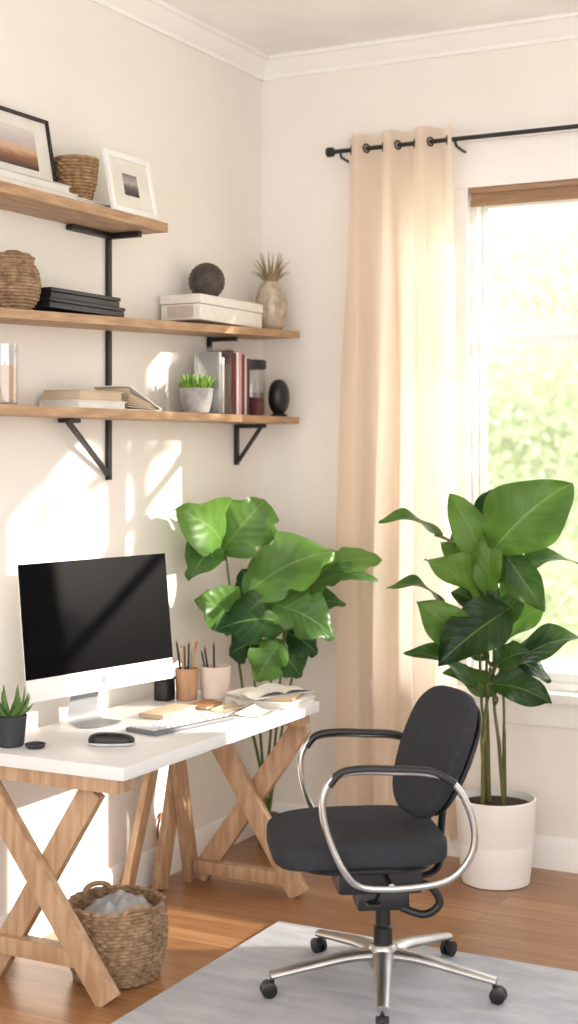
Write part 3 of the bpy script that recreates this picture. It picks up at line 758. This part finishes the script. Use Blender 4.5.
def plant(t, stems_mat, leaf_mat_, leaves, soil, tops, stem_r, dfun, wk=1, lobe=0, wav=.07, prof=1.12, spread=.05, fold=.18, pt=.66):
    bl = MB(); bs = MB(); bl.tone = bl.bm.verts.layers.float.new('tone')
    joints = []
    for (u, v, off) in tops:
        d = dfun(u)+off; P = at_depth(u, v, d)
        s0 = soil+Vector((random.uniform(-spread, spread), random.uniform(-spread, spread), -.01)); mid = (s0+P)/2+Vector((random.uniform(-.03, .03), random.uniform(-.03, .03), 0))
        pts = smooth_pts([s0, (s0+mid)/2+Vector((0, 0, .02)), mid, P], 5); joints.append(pts)
        bs.tube(pts, [stem_r*(1-.5*i/(len(pts)-1)) for i in range(len(pts))], 8)
    for lf_ in leaves:
        bu, bv, tu, tv, W, o1, o2, nc, nz_ = lf_[:9]
        B = at_depth(bu, bv, dfun(bu)+o1); T = at_depth(tu, tv, dfun(tu)+o2)
        N = (CAM-B).normalized()*nc + UP*nz_ + Vector((random.uniform(-.35, .35), random.uniform(-.35, .35), 0))
        leaf(bl, B, T, W*wk, N, lobe=lobe, wav=wav, prof=prof, fold=fold, tone=lf_[9] if len(lf_) > 9 else None, pt=pt)
        best = min((p for js in joints for p in js[4:]), key=lambda p: (p-B).length + (.25 if p.z > B.z else 0))
        if (best-B).length > .01:
            mid = (best+B)/2+Vector((0, 0, -.02)); bs.tube(smooth_pts([best, mid, B, B+(T-B)*.12], 4), [.006]*13, 6)
    bl.build('foliage', leaf_mat_, t, world=True, sharp=3, fix=False); bs.build('stem', stems_mat, t, world=True)

# right plant in the white pot
rp = Vector((1.195, -.265, 0))
t = thing('potted_plant', 'tall broad leaved plant in white pot by window', 'plant', rp)
MB().lathe([(0, 0), (.125, 0), (.133, .004), (.142, .08), (.148, .158), (.1475, .161), (.1485, .164), (.157, .3), (.158, .33), (.150, .332), (.146, .3), (0, .285)], seg=64).build('pot', mPot, t, sharp=.9)
MB().lathe([(.146, .302), (.1, .308), (0, .31)], seg=40).build('soil', mSoil, t)
RL = [
 (488, 556, 564, 466, .33, -.05, -.12, 1, .25, .7), (489, 568, 448, 486, .17, .0, .0, 1, .2, .9), (442, 537, 380, 518, .11, -.05, -.1, .55, 1, .5),
 (482, 602, 422, 560, .18, -.05, -.12, .8, .6, .9), (444, 603, 387, 580, .10, -.05, -.1, .6, 1, .5), (462, 644, 417, 594, .18, -.08, -.15, 1, .2, .8),
 (510, 608, 445, 664, .25, -.1, -.2, .8, .7, .15), (476, 688, 405, 648, .13, -.05, -.12, .6, .9, .4), (500, 676, 588, 634, .18, 0, .0, .7, .8, .3),
 (498, 584, 582, 554, .14, .05, .05, .6, .9, .5), (488, 684, 552, 698, .17, -.1, -.18, .8, .7, .25), (497, 698, 442, 670, .14, 0, -.02, .7, .7, .5),
 (492, 594, 456, 524, .17, .05, .08, 1, .2, 1), (500, 546, 542, 608, .16, -.02, -.08, .9, .3, .25), (498, 644, 546, 602, .16, .05, .08, .9, .4, 1),
 (486, 654, 468, 594, .16, .06, .1, 1, .2, .8), (496, 667, 532, 648, .14, -.12, -.2, .8, .6, .3), (494, 562, 508, 478, .26, .08, .1, 1, .2, .1),
 (484, 582, 436, 542, .15, .08, .08, .9, .4, .5), (502, 604, 534, 554, .16, .08, .1, 1, .3, .6), (490, 624, 474, 556, .14, .0, .0, 1, .2, .2), (494, 640, 520, 585, .14, .03, .03, 1, .2, .5),
 (492, 600, 488, 520, .14, -.02, -.03, 1, .2, .9), (488, 660, 440, 628, .13, .02, .02, .8, .5, .3), (500, 660, 552, 672, .14, .02, .02, .8, .6, .15), (486, 610, 452, 588, .13, .04, .04, .9, .4, .1)]
plant(t, mBark, mLeafR, RL, rp+Vector((0, 0, .30)), [(487, 545, 0), (497, 560, .03), (478, 610, -.04), (500, 640, .03), (490, 668, -.05), (496, 585, .05)], .0095, lambda u: 5.70, wk=.88, wav=.15, fold=.3, prof=.95, pt=.85)
# left plant in the corner
lp = Vector((.166, -.25, 0))
t = thing('potted_plant', 'light green big leaved plant in the corner behind desk', 'plant', lp)
MB().lathe([(0, 0), (.04, 0), (.044, .004), (.052, .12), (.054, .14), (.05, .142), (.047, .12), (0, .118)], seg=48).build('pot', mPotB, t, sharp=.9)
MB().lathe([(.047, .124), (.03, .128), (0, .13)], seg=40).build('soil', mSoil, t)
def dl(u):
    a = (u-289)/F; tw = 3.133/(.463-.8864*a); return min(6.0, tw-.22)
LL = [
 (224, 552, 181, 498, .27, 0, -.03, 1, .2, .8), (220, 554, 258, 490, .30, -.03, -.05, 1, .2, .6), (224, 548, 188, 574, .17, -.05, -.08, .9, .4, .35),
 (238, 618, 193, 594, .20, 0, -.04, 1, .2, .7), (243, 596, 332, 540, .27, -.05, -.08, .9, .5, .65), (312, 578, 380, 550, .15, 0, 0, .8, .7, .8),
 (312, 584, 378, 574, .12, -.05, -.08, .6, .9, .5), (290, 622, 214, 626, .24, -.08, -.12, .8, .7, .15), (272, 604, 336, 628, .21, -.1, -.15, .9, .4, .4),
 (282, 640, 256, 678, .17, -.05, -.08, .9, .4, .6), (296, 605, 322, 558, .18, .02, .03, 1, .2, .9),
 (268, 610, 240, 566, .17, .05, .05, 1, .2, .15), (286, 632, 318, 650, .15, .05, .05, 1, .3, .1), (286, 612, 346, 600, .14, .02, .0, .8, .6, .3), (300, 590, 352, 562, .15, .03, .03, .9, .4, .6), (262, 640, 228, 650, .15, .05, .05, 1, .3, .1), (280, 650, 300, 676, .14, .02, .02, 1, .3, .35)]
plant(t, mStem, mLeafL, LL, lp+Vector((0, 0, .13)), [(226, 556, 0), (244, 600, -.02), (311, 582, 0), (284, 628, -.05), (270, 610, -.05)], .008, dl, lobe=.28, wav=.10, spread=.015, prof=1.0, fold=.17)

# ------------------------------------------------------------------ office chair
hub = on_z(383, 990, 0)
CR = R(213.6)
ch = thing('office_chair', 'charcoal swivel office chair with chrome arms on rug', 'chair', (hub.x, hub.y, .0112), CR)
def sw(p):
    q = p.copy(); q.z += -.012*(q.x/.25)**2*(1 if q.x > 0 else 0)+.01*(q.y/.24)**2*(1 if p.z > 0 else 0); return q
MB().superell((.09, 0, .472), .270, .25, .043, .42, .44, 60, 24, warp=sw).build('seat', mFabric, ch)
MB().superell((.075, 0, .42), .22, .21, .014, .4, .6, 40, 10).build('seat_pan', mBlackP, ch)
# backrest
brot = (Matrix.Rotation(R(13), 3, 'Z') @ Matrix.Rotation(R(-23), 3, 'Y'))
BC = (-.18, 0, .73)
def bw(p):
    q = Vector((p.z, p.x, p.y)); wz = 1-.17*(-q.z/.21 if q.z < 0 else 0); q.y *= wz
    q.x += .75*q.y*q.y + .35*q.z*q.z
    return q
MB().superell(BC, .205, .21, .038, .62, .66, 56, 18, warp=bw, rot=brot).build('backrest', mFabric, ch)
def bw2(p):
    q = bw(p); q.x -= .040; return q
MB().superell(BC, .185, .188, .012, .5, .66, 48, 10, warp=bw2, rot=brot).build('back_shell', mBlackP, ch)
MB().tube(smooth_pts([(-.02, 0, .352), (-.13, 0, .347), (-.18, -.01, .375), (-.187, -.012, .46), (-.201, -.015, .58), (-.251, -.015, .70)], 6), .017, 10, flat=.6).build('back_support', mBlackP, ch)
for s in (1, -1):
    yA = .285*s
    loop = [(.10, .395), (.165, .45), (.215, .56), (.228, .66), (.195, .725), (.12, .742), (.02, .738), (-.09, .730), (-.165, .698), (-.218, .60), (-.222, .50), (-.165, .42), (-.06, .393)]
    pts = smooth_pts([(x, yA - s*(.0 if z > .43 else .012), z) for x, z in loop], 6, True)
    fr = MB().tube(pts, .0105, 12, True).build('armrest', mChrome, ch)
    pp = smooth_pts([(.21, yA, .702), (.175, yA, .738), (.11, yA, .748), (.02, yA, .745), (-.09, yA, .737), (-.15, yA, .709), (-.165, yA, .698)], 5)
    MB().tube(pp, .0125, 12).build('arm_pad', mBlackP, fr)
    MB().tube([(.02, yA*.95, .393), (.02, s*.10, .39)], .011, 10).build('arm_mount', mChrome, fr)
b = MB().span(-.11, .155, -.09, .09, .315, .405, .014).span(-.075, .09, -.062, .062, .255, .317, .012)
b.build('tilt_mechanism', mBlackP, ch)
b = MB().tube(smooth_pts([(.03, .07, .34), (.04, .15, .335), (.06, .2, .33)], 4), .006, 8); b.superell((.065, .215, .328), .022, .028, .008, .6, .8, 20, 8); b.build('lever', mBlackP, ch)
b = MB().tube(smooth_pts([(-.08, .06, .35), (-.14, .075, .33), (-.165, .075, .28), (-.12, .07, .245), (-.05, .05, .262)], 5), .013, 10); b.build('tension_arm', mBlackP, ch)
MB().lathe([(0, .10), (.03, .10), (.03, .19), (.024, .195), (.024, .28), (0, .28)], seg=32).build('gas_lift', mBlackP, ch)
MB().lathe([(0, .065), (.04, .065), (.05, .075), (.048, .125), (.038, .138), (0, .138)], seg=32).build('hub', mSatin, ch)
for k in range(5):
    a = TH+R(-22+72*k)-CR; d = Vector((math.cos(a), math.sin(a), 0)); sd = Vector((-d.y, d.x, 0))
    pts = [d*.03+UP*.106, d*.12+UP*.104, d*.24+UP*.086, d*.365+UP*.066]
    lgm = MB().tube(smooth_pts(pts, 4), [.034-.014*i/12 for i in range(13)], 12, flat=.6).build('base_leg', mSatin, ch)
    b = MB(); c = d*.358
    off = d*.012
    for q in (-1, 1):
        b.lathe([(0, -.008), (.02, -.008), (.0245, -.006), (.0245, .006), (.02, .008), (0, .008)], c+off+sd*(.012*q)+UP*.025, 20, rot=Matrix((d, UP, sd)).transposed())
    b.tube([c+UP*.066, c+UP*.03], .007, 8); b.superell(c+off+UP*.034, .017, .017, .013, .7, .9, 16, 8)
    b.build('caster', mBlackP, lgm)

# ------------------------------------------------------------------ light
SC.world = bpy.data.worlds.new('World'); SC.world.use_nodes = True
bg = SC.world.node_tree.nodes['Background']; bg.inputs[0].default_value = (1.0, .998, .99, 1); bg.inputs[1].default_value = 3.15
sd = bpy.data.lights.new('sun', 'SUN'); sd.energy = 10.5; sd.color = (1, .925, .80); sd.angle = R(.7)
so = bpy.data.objects.new('sun', sd); C.objects.link(so)
dirv = Vector((-1, -.53, -.35)).normalized(); so.rotation_euler = dirv.to_track_quat('-Z', 'Y').to_euler(); so.location = (6, 4, 5)
SC.view_settings.view_transform = 'Standard'

# ------------------------------------------------------------------ camera
cd = bpy.data.cameras.new('camera'); co = bpy.data.objects.new('camera', cd); C.objects.link(co)
co.location = CAM; co.rotation_euler = (PI/2, 0, TH)
cd.sensor_fit = 'HORIZONTAL'; cd.sensor_width = 36; cd.lens = F/578*36; cd.shift_y = -62/578; cd.clip_start = .05
cd.dof.use_dof = True; cd.dof.focus_distance = 5.0; cd.dof.aperture_fstop = 3.2
SC.camera = co
